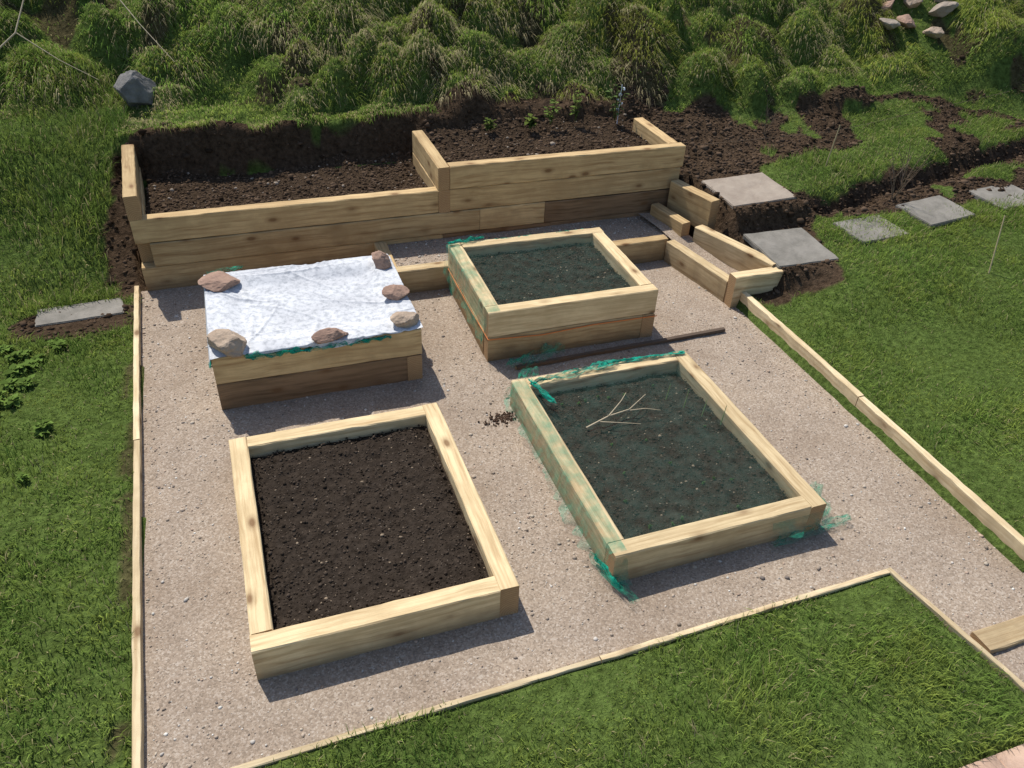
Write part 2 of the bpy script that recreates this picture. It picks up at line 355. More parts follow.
def bed(cx,cy,w,l,th,layers,soilz,mats,soil=SOIL,seed=0):
    e=empty('raised_bed'); e.location=(cx,cy,0); e.rotation_euler=(0,0,th)
    for k in range(layers):
        z0=-.01 if k==0 else .2*k+.0025; z1=.2*(k+1); m=mats[k]; g=.002
        W=w/2;L=l/2
        j=lambda: random.uniform(-.005,.005)
        if (k+seed)%2==0:
            beam('right_beam',(W-.05+j(),-L),(W-.05+j(),L),z0,z1+j()*.3,.1,m,e)
            beam('left_beam',(-W+.05+j(),-L+.1+g),(-W+.05+j(),L),z0,z1+j()*.3,.1,m,e)
            beam('front_beam',(-W,-L+.05),(W-.1-g,-L+.05+j()),z0,z1+j()*.3,.1,m,e)
            beam('back_beam',(-W+.1+g,L-.05),(W-.1-g,L-.05+j()),z0,z1+j()*.3,.1,m,e)
        else:
            beam('right_beam',(W-.05+j(),-L+.1+g),(W-.05+j(),L-.1-g),z0,z1+j()*.3,.1,m,e)
            beam('left_beam',(-W+.05+j(),-L+.1+g),(-W+.05+j(),L),z0,z1+j()*.3,.1,m,e)
            beam('front_beam',(-W,-L+.05),(W,-L+.05+j()),z0,z1+j()*.3,.1,m,e)
            beam('back_beam',(-W+.1+g,L-.05),(W,L-.05+j()),z0,z1+j()*.3,.1,m,e)
    iw=w/2-.09;il=l/2-.09
    def f(u,v):
        x=-iw+2*iw*u;y=-il+2*il*v; X=x+cx;Y=y+cy
        return x,y,soilz+.012*fb(X,Y,4,70)+.012*fb(X,Y,22,73,3)-.02*np.exp(-((np.minimum(np.minimum(u,1-u)*2*iw,np.minimum(v,1-v)*2*il))/.04)**2)
    sheet('soil',f,110,120,soil,e)
    n=4200; x=RNG.uniform(-iw+.02,iw-.02,n);y=RNG.uniform(-il+.02,il-.02,n)
    z=soilz+.012*fb(x+cx,y+cy,4,70)+.012*fb(x+cx,y+cy,22,73,3)
    c=np.array([.050,.038,.029])*RNG.uniform(.4,1.7,(n,1)); w_=RNG.uniform(0,1,n)>.965; c[w_]=np.array([.26,.20,.14])
    stones('soil_crumbs',np.stack([x,y,z],-1),np.clip(RNG.lognormal(math.log(.0042),.42,n),.002,.011),c,CLOD,e,.8)
    return e
bedA=bed(.352,3.164,1.255,1.521,.008,1,.135,[W_FRESH])
bedB=bed(2.138,3.236,1.288,1.588,.012,1,.125,[W_FRESH])
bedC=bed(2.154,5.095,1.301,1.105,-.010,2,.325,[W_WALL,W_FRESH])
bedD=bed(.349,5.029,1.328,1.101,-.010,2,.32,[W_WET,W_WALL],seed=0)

# ---------------------------------------------------------------- retaining wall / planters
rw=empty('retaining_wall')
Y0=6.23;t=.1;yc=Y0+.05
for k in range(3):
    z0=-.02 if k==0 else .2*k+.0035; z1=.2*(k+1)-.001; xo=[1.62,1.95,1.585][k]
    st=-.698 if k%2 else -.80; dy_=[.002,-.005,.003][k]
    beam('wall_beam',(st,yc+dy_),(xo,yc+dy_+.002),z0,z1,t,W_WALL,rw,30)
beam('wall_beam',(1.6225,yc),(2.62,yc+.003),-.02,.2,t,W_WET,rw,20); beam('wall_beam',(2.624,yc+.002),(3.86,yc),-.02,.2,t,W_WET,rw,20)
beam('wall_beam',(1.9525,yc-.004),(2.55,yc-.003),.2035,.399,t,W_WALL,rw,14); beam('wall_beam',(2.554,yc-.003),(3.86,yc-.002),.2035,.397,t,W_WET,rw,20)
beam('wall_beam',(1.688,yc+.004),(3.86,yc-.001),.4035,.599,t,W_WALL,rw,24)
beam('wall_beam',(1.688,yc-.004),(3.88,yc-.004),.6035,.8,t,W_WALL,rw,24)
def arm(x,ya,yb_,zs,xb=None,m=W_WALL):
    for (z0,z1) in zs: beam('return_beam',(x,ya),(x if xb is None else xb,yb_),z0,z1-random.uniform(0,.004),t,m,rw,16)
arm(-.75,Y0+.102,7.35,[(0,.2),(.2015,.4),(.4015,.6)],-.80)
beam('return_beam',(-.755,Y0+.0),(-.81,7.37),.6015,.79,.098,W_WALL,rw,16)
arm(1.637,Y0,7.16,[(.6015,.8),(.4015,.6)])
arm(1.637,Y0+.102,7.16,[(.2015,.4),(0,.2)])
arm(3.81,Y0+.102,7.05,[(0,.2),(.2015,.4),(.4015,.6),(.6015,.8)])
def psz(x,y,x0,y1,z,seed):
    return z+.03*fb(x,y,2.5,seed)+.018*fb(x,y,14,seed+4)+.14*ss(y1-.55,y1,y)+.05*ss(y1-.25,y1,y)*vn(x,y,6,seed+7)
def soilbox(x0,x1,y0,y1,z,seed,n,name):
    def f(u,v):
        x=x0+(x1-x0)*u;y=y0+(y1-y0)*v
        return x,y,psz(x,y,x0,y1,z,seed)
    sheet(name,f,int((x1-x0)/.014),int((y1-y0)/.014),SOILB,rw)
    x=RNG.uniform(x0,x1,n);y=RNG.uniform(y0,y1-.15,n)
    zz=psz(x,y,x0,y1,z,seed)
    c=np.array([.082,.056,.038])*RNG.uniform(.4,1.7,(n,1)); w_=RNG.uniform(0,1,n)>.975; c[w_]=np.array([.3,.25,.2])
    stones('soil_clods',np.stack([x,y,zz],-1),np.clip(RNG.lognormal(math.log(.0065),.5,n),.003,.024),c,CLOD,rw,.8)
soilbox(-.71,1.59,6.32,7.62,.49,80,7500,'planter_soil')
soilbox(1.68,3.80,6.32,7.62,.68,85,6500,'planter_soil')

stp=empty('timber_step')
beam('front_sleeper',(1.02,5.71),(2.45,5.70),-.01,.2,.1,W_FRESH,stp,20); beam('front_sleeper',(2.454,5.70),(3.50,5.70),-.01,.2,.1,W_WALL,stp,20)
beam('end_sleeper',(1.07,5.762),(1.07,6.225),-.01,.198,.1,W_WALL,stp,10)
def fs(u,v):
    x=1.12+u*2.55;y=5.75+v*.48; return x,y,.165+.008*fb(x,y,4,90)
sheet('gravel_fill',fs,100,24,GRAV,stp)
n=1800;x=RNG.uniform(1.13,3.66,n);y=RNG.uniform(5.77,6.22,n)
stones('step_pebbles',np.stack([x,y,.165+.008*fb(x,y,4,90)],-1),np.clip(RNG.lognormal(math.log(.005),.4,n),.003,.014),pebcol(n),PEB,stp)

tc_=empty('timber_channel')
beam('upper_beam',(3.80,6.19),(3.93,5.68),.20,.50,.1,W_WALL,tc_,10)
beam('lower_side_beam',(3.79,5.66),(4.05,4.855),-.02,.29,.1,W_FRESH,tc_,14)
beam('inner_beam',(3.52,5.64),(3.655,4.86),-.02,.19,.09,W_FRESH,tc_,14)
beam('end_beam',(3.615,4.80),(4.12,4.80),-.02,.27,.1,W_FRESH,tc_,8)
beam('riser_beam',(3.62,6.17),(3.70,5.72),-.02,.30,.09,W_WALL,tc_,8)
def fc(u,v):
    y=4.85+v*1.35; a=(5.66-y)/.8; xa=3.56+.13*a; xb=3.76+.24*(5.7-y)/.87; x=xa*(1-u)+xb*u; return x,y,.10+.10*ss(5.2,6,y)+.006*fb(x,y,6,92)
sheet('channel_gravel',fc,16,60,GRAV,tc_)

# ---------------------------------------------------------------- edging boards
def edge(pts,z0,z1,th,mat=W_BOARD):
    e=empty('timber_edging')
    for (a,b) in zip(pts[:-1],pts[1:]): beam('board',a,b,z0,z1,th,mat,e,24,.003,.002)
    return e
edge([(float(xL(6.22))-.018,6.22),(float(xL(4.25))-.018,4.25)],-.05,.065,.036)
edge([(float(xL(4.245))-.018,4.245),(float(xL(1.6))-.018,1.6)],-.05,.06,.036)
edge([(3.714,4.745),(3.714,3.3)],-.05,.135,.048); edge([(3.714,3.296),(3.712,1.87)],-.05,.13,.048)
edge([(3.74,1.85),(6.2,1.85)],-.05,.12,.04)
edge([(-.72,float(yF(-.72))-.012),(1.25,float(yF(1.25))-.010)],-.05,.038,.028); edge([(1.254,float(yF(1.25))-.012),(float(xF(2.05))-.02,float(yF(2.95))-.012)],-.05,.04,.028)
edge([(float(xF(2.045))-.011,2.066),(float(xF(1.05))-.011,1.095)],-.05,.042,.030)
sl=empty('timber_sleeper'); beam('sleeper',(3.08,1.55),(4.6,1.57),-.06,.03,.12,W_FRESH,sl,16)

# ---------------------------------------------------------------- slabs
def slab(cx,cy,z,w,l,rot,mat,tilt=(0,0),thk=.045):
    bm=bmesh.new(); bmesh.ops.create_cube(bm,size=1); bmesh.ops.scale(bm,vec=(w,l,thk),verts=bm.verts)
    bmesh.ops.bevel(bm,geom=list(bm.edges),offset=.006,segments=2,affect='EDGES')
    bmesh.ops.subdivide_edges(bm,edges=[e for e in bm.edges if e.calc_length()>.2],cuts=7,use_grid_fill=True)
    for v in bm.verts:
        nz=mnoise.noise(Vector((v.co.x*9+cx*7,v.co.y*9+cy*7,v.co.z*9))); v.co+=v.co.normalized()*nz*.011
    me=bpy.data.meshes.new('paving_slab'); bm.to_mesh(me); bm.free(); me.materials.append(mat)
    o=bpy.data.objects.new('paving_slab',me); link(o); o.location=(cx,cy,z); o.rotation_euler=(tilt[0],tilt[1],rot); return o
def Hs(x,y): return float(H(np.array([x]),np.array([y]))[0])
slab(4.38,5.87,.468,.66,.56,.02,SLABP,(.03,-.02))
slab(4.33,5.07,.285,.58,.56,-.02,SLAB,(.05,.0))
slab(5.20,5.14,Hs(5.20,5.14)+.004,.55,.38,.10,SLAB,(.05,.02))
slab(6.02,5.28,Hs(6.02,5.28)+.006,.57,.42,.12,SLAB,(.05,-.02))
slab(6.96,5.38,Hs(6.96,5.38)+.006,.58,.42,.10,SLAB,(.05,0))
slab(7.8,5.5,Hs(7.8,5.5)+.01,.58,.44,.15,SLAB,(.05,0))
slab(-1.26,5.98,.020,.60,.24,.06,SLAB,(.02,0),.03)
pt=empty('patio')
V=[];F=[]
for i in range(-12,24):
    for j in range(9):
        x0=i*.30+.004;y0=1.08-(j+1)*.20+.004;x1=(i+1)*.30-.004;y1=1.08-j*.20-.004; z=random.uniform(.012,.017)
        if j%2: x0+=.15;x1+=.15
        b=len(V); V+=[(x0,y0,-.03),(x1,y0,-.03),(x1,y1,-.03),(x0,y1,-.03),(x0,y0,z),(x1,y0,z),(x1,y1,z),(x0,y1,z)]
        F+=[(b+4,b+5,b+6,b+7),(b,b+1,b+5,b+4),(b+1,b+2,b+6,b+5),(b+2,b+3,b+7,b+6),(b+3,b,b+4,b+7)]
mesh_np('pavers',V,F,PAVER,pt)

# ---------------------------------------------------------------- stones
def rock(name,loc,size,rot,mat,seed,parent=None):
    bm=bmesh.new(); bmesh.ops.create_icosphere(bm,subdivisions=4,radius=1)
    rs=random.Random(seed); pl=[]
    for i in range(14):
        nrm=Vector((rs.uniform(-1,1),rs.uniform(-1,1),rs.uniform(-1,1))).normalized(); pl.append((nrm,rs.uniform(.58,.86)))
    for v in bm.verts:
        for nrm,d in pl:
            q=v.co.dot(nrm)
            if q>d: v.co-=nrm*(q-d)*.96
        v.co*=1+.10*mnoise.noise(v.co*1.7+Vector((seed*3,0,0)))+.06*mnoise.noise(v.co*6+Vector((seed,0,0)))
        v.co=Vector((v.co.x*size[0]/1.5,v.co.y*size[1]/1.5,v.co.z*size[2]/1.5))
    me=bpy.data.meshes.new(name); bm.to_mesh(me); bm.free(); me.materials.append(mat)
    o=bpy.data.objects.new(name,me); link(o,parent); o.location=loc; o.rotation_euler=rot; return o
rock('rock',(-.235,5.43,.44),(.25,.22,.07),(0,.05,.3),ST_RED,1)
rock('rock',(-.20,4.56,.455),(.23,.18,.12),(.1,0,-.5),ST_BUF,2)
rock('rock',(.42,4.50,.44),(.20,.09,.07),(0,0,.1),ST_RED,3)
rock('rock',(.92,4.55,.45),(.18,.13,.09),(0,.1,.4),ST_BUF,4)
rock('rock',(.94,4.93,.44),(.17,.14,.07),(0,0,-.3),ST_RED,5)
rock('rock',(.93,5.42,.455),(.12,.15,.11),(.2,0,.3),ST_RED,6)
rock('rock',(-.72,8.2,Hs(-.72,8.2)+.10),(.34,.28,.28),(.3,.4,.5),ST_GREY,7)
for i,(rx,ry,s) in enumerate([(7.45,8.05,.22),(7.75,8.12,.26),(7.98,7.9,.20),(8.2,8.1,.27),(7.6,8.36,.24),(7.98,8.38,.26),(8.35,8.3,.24),(7.85,8.6,.24)]):
    rock('rock',(rx,ry,Hs(rx,ry)+.05),(s,s*.75,s*.5),(.2*i,.3,.9*i),[SLABP,ST_RED,ST_BUF][i%3],20+i)

# ---------------------------------------------------------------- fleece on bed D
cl=empty('fleece_cover')
creases=[]
rc=random.Random(8)
for i in range(18):
    a=rc.uniform(0,math.pi); creases.append((math.cos(a),math.sin(a),rc.uniform(-.35,1.05)*math.cos(a)+rc.uniform(4.5,5.6)*math.sin(a),rc.uniform(.004,.010),rc.uniform(.008,.020),rc.uniform(0,6)))
def fcl(u,v):
    s=-.375+1.40*u+.015*np.sin(9*v+1)+.012*vn(v,u*0,9,340); tt=4.455+1.135*v+.02*np.sin(7*u+.5)+.012*np.sin(19*u)
    tt=tt+.02*(u-.5)
    x0,x1,y0,y1=-.325,1.022,4.470,5.588
    ex=np.maximum(0,x0-s)+np.maximum(0,s-x1); ey=np.maximum(0,y0-tt)+np.maximum(0,tt-y1)
    x=np.clip(s,x0,x1)-.25*np.maximum(0,x0-s)+.25*np.maximum(0,s-x1); y=np.clip(tt,y0,y1)-.3*np.maximum(0,y0-tt)+.3*np.maximum(0,tt-y1)
    cr=0
    for (ca,sa,off,am,wd_,ph) in creases:
        dd=s*ca+tt*sa-off+.02*np.sin(6*(s*sa-tt*ca)+ph); cr=cr+am*np.exp(-(dd/wd_)**2)*(.5+.5*np.sin(5*(s*sa-tt*ca)+ph))
    ins=ss(0,.14,np.minimum(np.minimum(s-x0-.1,x1-.1-s),np.minimum(tt-y0-.1,y1-.1-tt)))
    z=.408+.004*(1+fb(s,tt,4,95))+cr-.95*(ex+ey)-.028*ins+.014*ins*fb(s,tt,2.2,97)
    return x,y,z
sheet('fleece',fcl,240,200,CLOTH,cl)

# ---------------------------------------------------------------- netting
def crumple(x0,y0,x1,y1,wid,z,seed,parent,mat,amp=.03,nu=90,nv=16,zend=None):
    def f(u,v):
        px=x0+(x1-x0)*u;py=y0+(y1-y0)*u; dx,dy=(x1-x0),(y1-y0);l=math.hypot(dx,dy);nx,ny=-dy/l,dx/l
        w=wid*(.5+.6*fb(u*l,v*0,5,seed))*(v-.5)*2*(.35+.65*np.sin(math.pi*np.clip(u,.02,.98))**.5)
        zz=z if zend is None else z+(zend-z)*u
        x=px+nx*w+.02*fb(u*l+3,v,9,seed+1);y=py+ny*w+.02*fb(u*l,v+7,9,seed+2)
        return x,y,zz+amp*(.5+.5*vn(u*l*22,v*5,1,seed+3))*(1-.5*(2*v-1)**2)+amp*.6*(vn(u*l*45,v*9,1,seed+4)*.5+.5)
    return sheet('bunched_net',f,nu,nv,mat,parent,smooth=False)
def netinner(cx,cy,w,l,z,seed,parent):
    def f(u,v):
        x=cx+(u-.5)*(w-.2);y=cy+(v-.5)*(l-.2)
        e=np.minimum(np.minimum(u,1-u)*(w-.2),np.minimum(v,1-v)*(l-.2))
        rid=np.abs(vn(x*1.0+.3*y,y*.25,9,seed))
        return x,y,z+.035*np.exp(-e/.07)-.014*rid+.012*fb(x,y,5,seed+2)
    sheet('stretched_net',f,110,110,NET_IN,parent)
def netside(xa,ya,yb_,z,zb,seed,parent,flare=.05):
    def f(u,v):
        y=ya+(yb_-ya)*u; low=zb+.10*(.5+.5*fb(y,0*y,3,seed)); zz=z+.004-(z-low)*np.clip((v-.25)/.75,0,1)
        x=xa+.09*(1-v*4)*(v<.25)-.006-(flare*np.clip((v-.25)/.75,0,1)**2)*(.3+.8*np.abs(vn(y*10,v*2,1,seed+1)))-.012*np.abs(vn(y*30,v,1,seed+5))*(v>.2)
        x=np.minimum(x,np.where(v<.25,9e9,xa-.004)); return x,y,zz+.004*np.abs(vn(y,v,20,seed))
    sheet('draped_net',f,160,26,NET_SIDE,parent)
def netfront(xa,xb,yf,z,seed,parent,flare=.07,zb=.005):
    def f(u,v):
        x=xa+(xb-xa)*u; drop=np.clip((v-.2)/.8,0,1); fade=.3+.7*np.abs(vn(x,x*0,2.5,seed+9))
        zz=z+.005-(z-zb)*np.minimum(1,drop*1.15)*fade
        y=yf+.06*np.clip(1-v*5,0,1)-.006-flare*drop**2*(.3+.8*np.abs(vn(x*10,v*2,1,seed)))-.010*np.abs(vn(x*28,v,1,seed+5))*(v>.15)
        return x,y,zz+.003*np.abs(vn(x,v,20,seed))
    sheet('draped_net',f,120,22,NET_SIDE,parent)
nb=empty('garden_netting')
netinner(2.138,3.236,1.288,1.588,.158,110,nb)
netside(1.494,2.46,4.00,.2,.0,115,nb,.08)
netfront(1.50,1.58,2.446,.17,175,nb,.13)
netfront(2.45,2.80,2.452,.14,176,nb,.10)
crumple(1.60,3.93,2.25,4.02,.08,.20,120,nb,NET_BUN,.035)
crumple(1.60,3.98,1.66,3.70,.05,.20,122,nb,NET_BUN,.03,50)
crumple(1.46,3.98,1.72,4.24,.14,.03,123,nb,NET_SIDE,.12,50)
crumple(2.2,4.02,2.75,4.00,.03,.20,121,nb,NET_BUN,.02)
crumple(2.45,2.40,3.00,2.46,.08,.005,125,nb,NET_SIDE,.035)
crumple(2.76,2.43,2.95,2.72,.12,.01,126,nb,NET_SIDE,.07,50)
crumple(1.46,2.62,1.56,2.26,.06,.01,127,nb,NET_SIDE,.05,50)
crumple(1.48,2.60,1.52,2.36,.025,.01,128,nb,NET_BUN,.05,50)
nc=empty('garden_netting')
netinner(2.154,5.095,1.301,1.105,.352,130,nc)
netside(1.504,4.56,5.64,.4,.10,135,nc,.06)
crumple(1.50,5.62,1.80,5.66,.06,.40,140,nc,NET_BUN,.03,50)
crumple(1.80,5.64,2.7,5.63,.03,.38,141,nc,NET_BUN,.02)
crumple(1.60,4.38,2.05,4.50,.08,.01,142,nc,NET_SIDE,.08,50)
nd=empty('garden_netting')
crumple(-.12,4.462,.80,4.468,.015,.355,150,nd,NET_BUN,.045,120,14)
crumple(-.30,5.60,-.05,5.62,.05,.40,152,nd,NET_SIDE,.03,50)
crumple(-.33,4.50,-.32,4.60,.03,.30,153,nd,NET_BUN,.05,40)

# ---------------------------------------------------------------- tubes (cords, twigs, canes)
def tube(name,pts,r0,r1,mat,parent=None,jit=0):
    cu=bpy.data.curves.new(name,'CURVE'); cu.dimensions='3D'; cu.bevel_depth=1; cu.bevel_resolution=1; sp=cu.splines.new('POLY'); sp.points.add(len(pts)-1)
    for i,p in enumerate(pts):
        sp.points[i].co=(*[c+random.uniform(-jit,jit) for c in p],1); sp.points[i].radius=r0+(r1-r0)*i/(len(pts)-1)
    o=bpy.data.objects.new(name,cu); cu.materials.append(mat); 
    link(o); dg=bpy.context.evaluated_depsgraph_get(); me=bpy.data.meshes.new_from_object(o.evaluated_get(dg)); me.name=name
    bpy.data.objects.remove(o); o=bpy.data.objects.new(name,me)
    if not me.materials: me.materials.append(mat)
    link(o,parent); return o
oc=empty('orange_cord')
tube('cord',[(1.495,4.535,.195),(1.9,4.533,.17),(2.3,4.532,.19),(2.812,4.528,.185)],.004,.004,ORANGE,oc)
tube('cord_side',[(1.495,4.535,.195),(1.492,5.0,.20),(1.495,5.6,.21)],.003,.003,ORANGE,oc)
bt=empty('timber_batten'); beam('batten',(1.66,4.40),(3.38,4.45),.004,.03,.03,W_OLD,bt,12,.002)
def branch(name,base,dirs,mat,r=.006):
    e=empty(name)
    for i,(a,pts) in enumerate(dirs): tube('stem_%d'%i,pts,r*a,r*a*.4,mat,e,.004)
    return e
branch('dry_branch',None,[(1,[(1.78,3.45,.18),(1.95,3.50,.20),(2.1,3.52,.21),(2.26,3.62,.22)]),(.7,[(1.95,3.50,.20),(2.08,3.60,.22),(2.15,3.68,.21)]),(.6,[(2.06,3.52,.205),(2.2,3.50,.2),(2.3,3.47,.19)]),(.6,[(1.88,3.48,.19),(2.0,3.42,.2),(2.12,3.40,.18)])],TWIG,.0065)
branch('fallen_branch',None,[(1,[(-1.9,8.3,1.25),(-1.6,8.5,1.45),(-1.45,8.9,1.8),(-1.3,9.4,2.3)]),(.6,[(-1.6,8.5,1.45),(-1.3,8.35,1.25),(-1.0,8.2,1.1)])],TWIG,.009)
branch('fallen_branch',None,[(1,[(-.9,9.2,1.8),(-.6,8.7,1.45),(-.35,8.3,1.2)])],TWIG,.006)
e=empty('garden_cane'); z=Hs(5.95,4.3); tube('cane',[(5.80,4.35,z),(5.90,4.50,z+.45)],.006,.005,CANE,e)
e=empty('garden_cane'); z=Hs(5.3,5.9); tube('cane',[(5.45,6.2,z),(5.5,6.2,z+.5)],.006,.005,CANE,e)
def shrub(x,y,h,seed,n=7):
    rs=random.Random(seed); z=Hs(x,y); e=empty('bare_shrub'); 
    for i in range(n):
        a=rs.uniform(0,6.28);l=h*rs.uniform(.6,1); p=[(x,y,z)]
        for k in range(1,5): p.append((x+math.cos(a)*l*.35*k/4+rs.uniform(-.02,.02),y+math.sin(a)*l*.35*k/4+rs.uniform(-.02,.02),z+l*k/4))
        tube('twig_%d'%i,p,.004,.0015,TWIGD,e)
        b=p[2]; tube('twiglet_%d'%i,[b,(b[0]+rs.uniform(-.1,.1),b[1]+rs.uniform(-.1,.1),b[2]+.12)],.0025,.001,TWIGD,e)
shrub(5.75,5.55,.5,3); shrub(6.2,5.9,.6,4); shrub(5.2,6.9,.35,5,5)
e=empty('string_line'); tube('string',[(4.1,6.35,.75),(5.5,6.30,.78),(7.9,6.55,.95)],.0015,.0015,TWIGD,e)

def leafy(name,x,y,z,h,n,seed,col,ls=.05,parent=None):
    rs=np.random.default_rng(seed); V=[];F=[];Cc=[]
    for s in range(max(2,n//8)):
        a0=rs.uniform(0,6.28);lean=rs.uniform(0,.35)
        top=np.array([math.cos(a0)*lean*h,math.sin(a0)*lean*h,h*rs.uniform(.7,1)])
        b=len(V);w=.003
        for q,zz in ((np.zeros(3),0),(top,0)):
            V+= [q+[x-w,y,z],q+[x+w,y,z]]
        F.append((b,b+1,b+3,b+2)); Cc+=[(.08,.10,.03)]*4
        for k in range(8):
            t=rs.uniform(.25,1);p=top*t+[x,y,z];a=rs.uniform(0,6.28);l=ls*rs.uniform(.6,1.3);up=rs.uniform(-.2,.6)
            d=np.array([math.cos(a),math.sin(a),up]);sd=np.array([-math.sin(a),math.cos(a),0])*l*.32
            b=len(V); V+=[p,p+d*l*.5+sd,p+d*l*.5-sd+[0,0,.004],p+d*l+[0,0,-l*.2]]; F.append((b,b+1,b+3,b+2)); c=np.array(col)*rs.uniform(.6,1.4); Cc+=[c]*4
    return mesh_np(name,V,F,LEAF,parent,col=np.array(Cc))
leafy('strawberry_plant',2.75,7.18,.72,.13,90,1,(.13,.17,.04),.055)
leafy('strawberry_plant',2.35,7.22,.72,.10,60,2,(.12,.16,.04),.05)
leafy('currant_bush',3.22,7.22,.74,.32,50,3,(.14,.19,.05),.05)
leafy('currant_bush',2.95,7.20,.74,.24,40,4,(.14,.20,.05),.05)
leafy('currant_bush',3.62,7.18,.74,.34,60,5,(.10,.15,.05),.05)
e=empty('plant_label')
for i in range(5):
    z=.84+.05*i; o=rock('tag',(3.66+.03*math.sin(i*2),7.2+.02*math.cos(i),z),(.028,.018,.028),(i,.5,i),LABEL,40+i,e)
tube('stake',[(3.66,7.2,.68),(3.67,7.2,1.08)],.004,.004,LABEL,e)
sd=empty('seedlings')
for r_ in range(6):
    for k in range(10):
        if random.random()<.35:
            leafy('seedling',1.75+k*.085+random.uniform(-.03,.03),2.62+r_*.23+random.uniform(-.03,.03),.125,.02,8,r_*20+k,(.07,.13,.04),.012,sd)
for k in range(4): tube('shoot',[(2.42+.07*k,3.62-.11*k,.14),(2.44+.07*k,3.63-.11*k,.26+.02*(k%2))],.004,.002,SHOOT,sd)
rs=random.Random(5); wd=empty('lawn_weeds')
for k in range(46):
    wx=-1.35-abs(rs.gauss(.35,.3)); wy=rs.gauss(5.0,.38)
    leafy('weed_rosette',wx,wy,Hs(wx,wy)+.005,rs.uniform(.02,.05),rs.choice([24,40,56]),500+k,(.13,.20,.045),rs.uniform(.035,.06),wd)
n=260;a=RNG.normal(0,1,(n,2))*[.05,.03]
stones('spilt_soil',np.stack([1.40+a[:,0],3.90+a[:,1],np.full(n,.003)],-1),RNG.uniform(.003,.008,n),np.array([.07,.045,.032])*RNG.uniform(.5,1.6,(n,1)),CLOD)
n=26000; x=RNG.uniform(3.9,9.5,n);y=RNG.uniform(4.7,7.6,n); k=(soil_shade_mask(x,y)>.5)&~inpath(x,y,.02)
for (px,py) in ((4.38,5.87),(4.33,5.07)): k&=~((np.abs(x-px)<.31)&(np.abs(y-py)<.29))
x=x[k];y=y[k];n=len(x)
stones('soil_clods',np.stack([x,y,H(x,y)],-1),np.clip(RNG.lognormal(math.log(.008),.55,n),.004,.035),np.array([.07,.048,.033])*RNG.uniform(.4,1.8,(n,1)),CLOD,None,.75)
n=9000; x=RNG.uniform(-1.8,4.4,n);y=RNG.uniform(5.5,7.9,n); k=(soil_shade_mask(x,y)>.5)&~inpath(x,y,.02)&((x<-.86)|(y>7.3))
x=x[k];y=y[k];n=len(x)
stones('soil_clods',np.stack([x,y,H(x,y)],-1),np.clip(RNG.lognormal(math.log(.009),.55,n),.004,.04),np.array([.065,.044,.03])*RNG.uniform(.4,1.8,(n,1)),CLOD,None,.75)

# ---------------------------------------------------------------- grass
def blades(name,x,y,z,L,wd,out,lift,droop,col,parent=None):
    n=len(x); side=np.stack([-out[:,1],out[:,0]],-1); nn=np.linalg.norm(side,axis=1,keepdims=True)+1e-6; side=side/nn
    tw=RNG.normal(0,.6,n); ct,st_=np.cos(tw),np.sin(tw); side=np.stack([side[:,0]*ct-side[:,1]*st_,side[:,0]*st_+side[:,1]*ct],-1)
    B=np.stack([x,y,z-.01],-1); O=np.concatenate([out,np.zeros((n,1))],1); S3=np.concatenate([side,np.zeros((n,1))],1)*wd[:,None]/2
    U=np.array([0,0,1.])
    M=B+O*(L*.38)[:,None]+U*(L*lift*.62)[:,None]
    T=B+O*(L*.95)[:,None]+U*(L*(lift-droop))[:,None]
    V=np.stack([B-S3,B+S3,M-S3*.85,M+S3*.85,T],1).reshape(-1,3)
    i=np.arange(n)*5; F=np.concatenate([np.stack([i,i+1,i+3],1),np.stack([i,i+3,i+2],1),np.stack([i+2,i+3,i+4],1)])
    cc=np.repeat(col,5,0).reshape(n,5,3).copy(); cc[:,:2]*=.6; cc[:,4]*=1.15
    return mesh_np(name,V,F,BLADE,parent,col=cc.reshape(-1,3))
def rdir(n,s): 
    a=RNG.uniform(0,6.28,n); return np.stack([np.cos(a),np.sin(a)],-1)*s[:,None]
def lawncol(x,y,n,straw=.06):
    g=np.array([.225,.315,.066]); p=.5+.5*fb(x,y,1.1,200); q=.5+.5*fb(x,y,5,204)
    c=g*(.46+.5*p[:,None]+.5*q[:,None])*RNG.uniform(.55,1.35,(n,1)); c[:,0]*=(.80+.42*q)
    s=RNG.uniform(0,1,n)<straw*(.3+1.6*p); c[s]=np.array([.44,.38,.20])*RNG.uniform(.6,1.2,(s.sum(),1)); return c
def lawn(name,x0,x1,y0,y1,dens,Lm,pred,straw=.05,wd=.0042,mg=.016):
    n=int((x1-x0)*(y1-y0)*dens); x=RNG.uniform(x0,x1,n);y=RNG.uniform(y0,y1,n)
    k=pred(x,y)&~inpath(x,y,mg)&(RNG.uniform(0,1,n)>soil_shade_mask(x,y)*1.02)&(RNG.uniform(0,1,n)<.45+.8*(.5+.5*fb(x,y,4,210)))
    x=x[k];y=y[k];n=len(x);z=H(x,y)
    tuft=np.clip(.5+.9*fb(x,y,2.2,215),0,1.1); L=Lm*(.5+1.1*tuft)*RNG.uniform(.6,1.35,n)
    lean=RNG.uniform(.15,.9,n); out=rdir(n,lean)+np.stack([.45*fb(x,y,2,220),.45*fb(x,y,2,223)],-1)
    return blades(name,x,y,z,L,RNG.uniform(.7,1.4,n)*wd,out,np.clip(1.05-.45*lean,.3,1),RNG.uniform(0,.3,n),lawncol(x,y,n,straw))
lawn('grass_lawn',-.75,3.2,1.09,2.06,7600,.050,lambda x,y:(x<xF(y)-.03)&(y<yF(x)-.020),.06,.0038,0.)
lawn('grass_lawn',3.73,8.2,1.87,5.45,4400,.052,lambda x,y:(x>3.74),.06,.0044,.03)
lawn('grass_lawn',-3.6,-.8,1.4,6.2,4600,.060,lambda x,y:(x<xL(y)-.04),.08,.0046,.03)
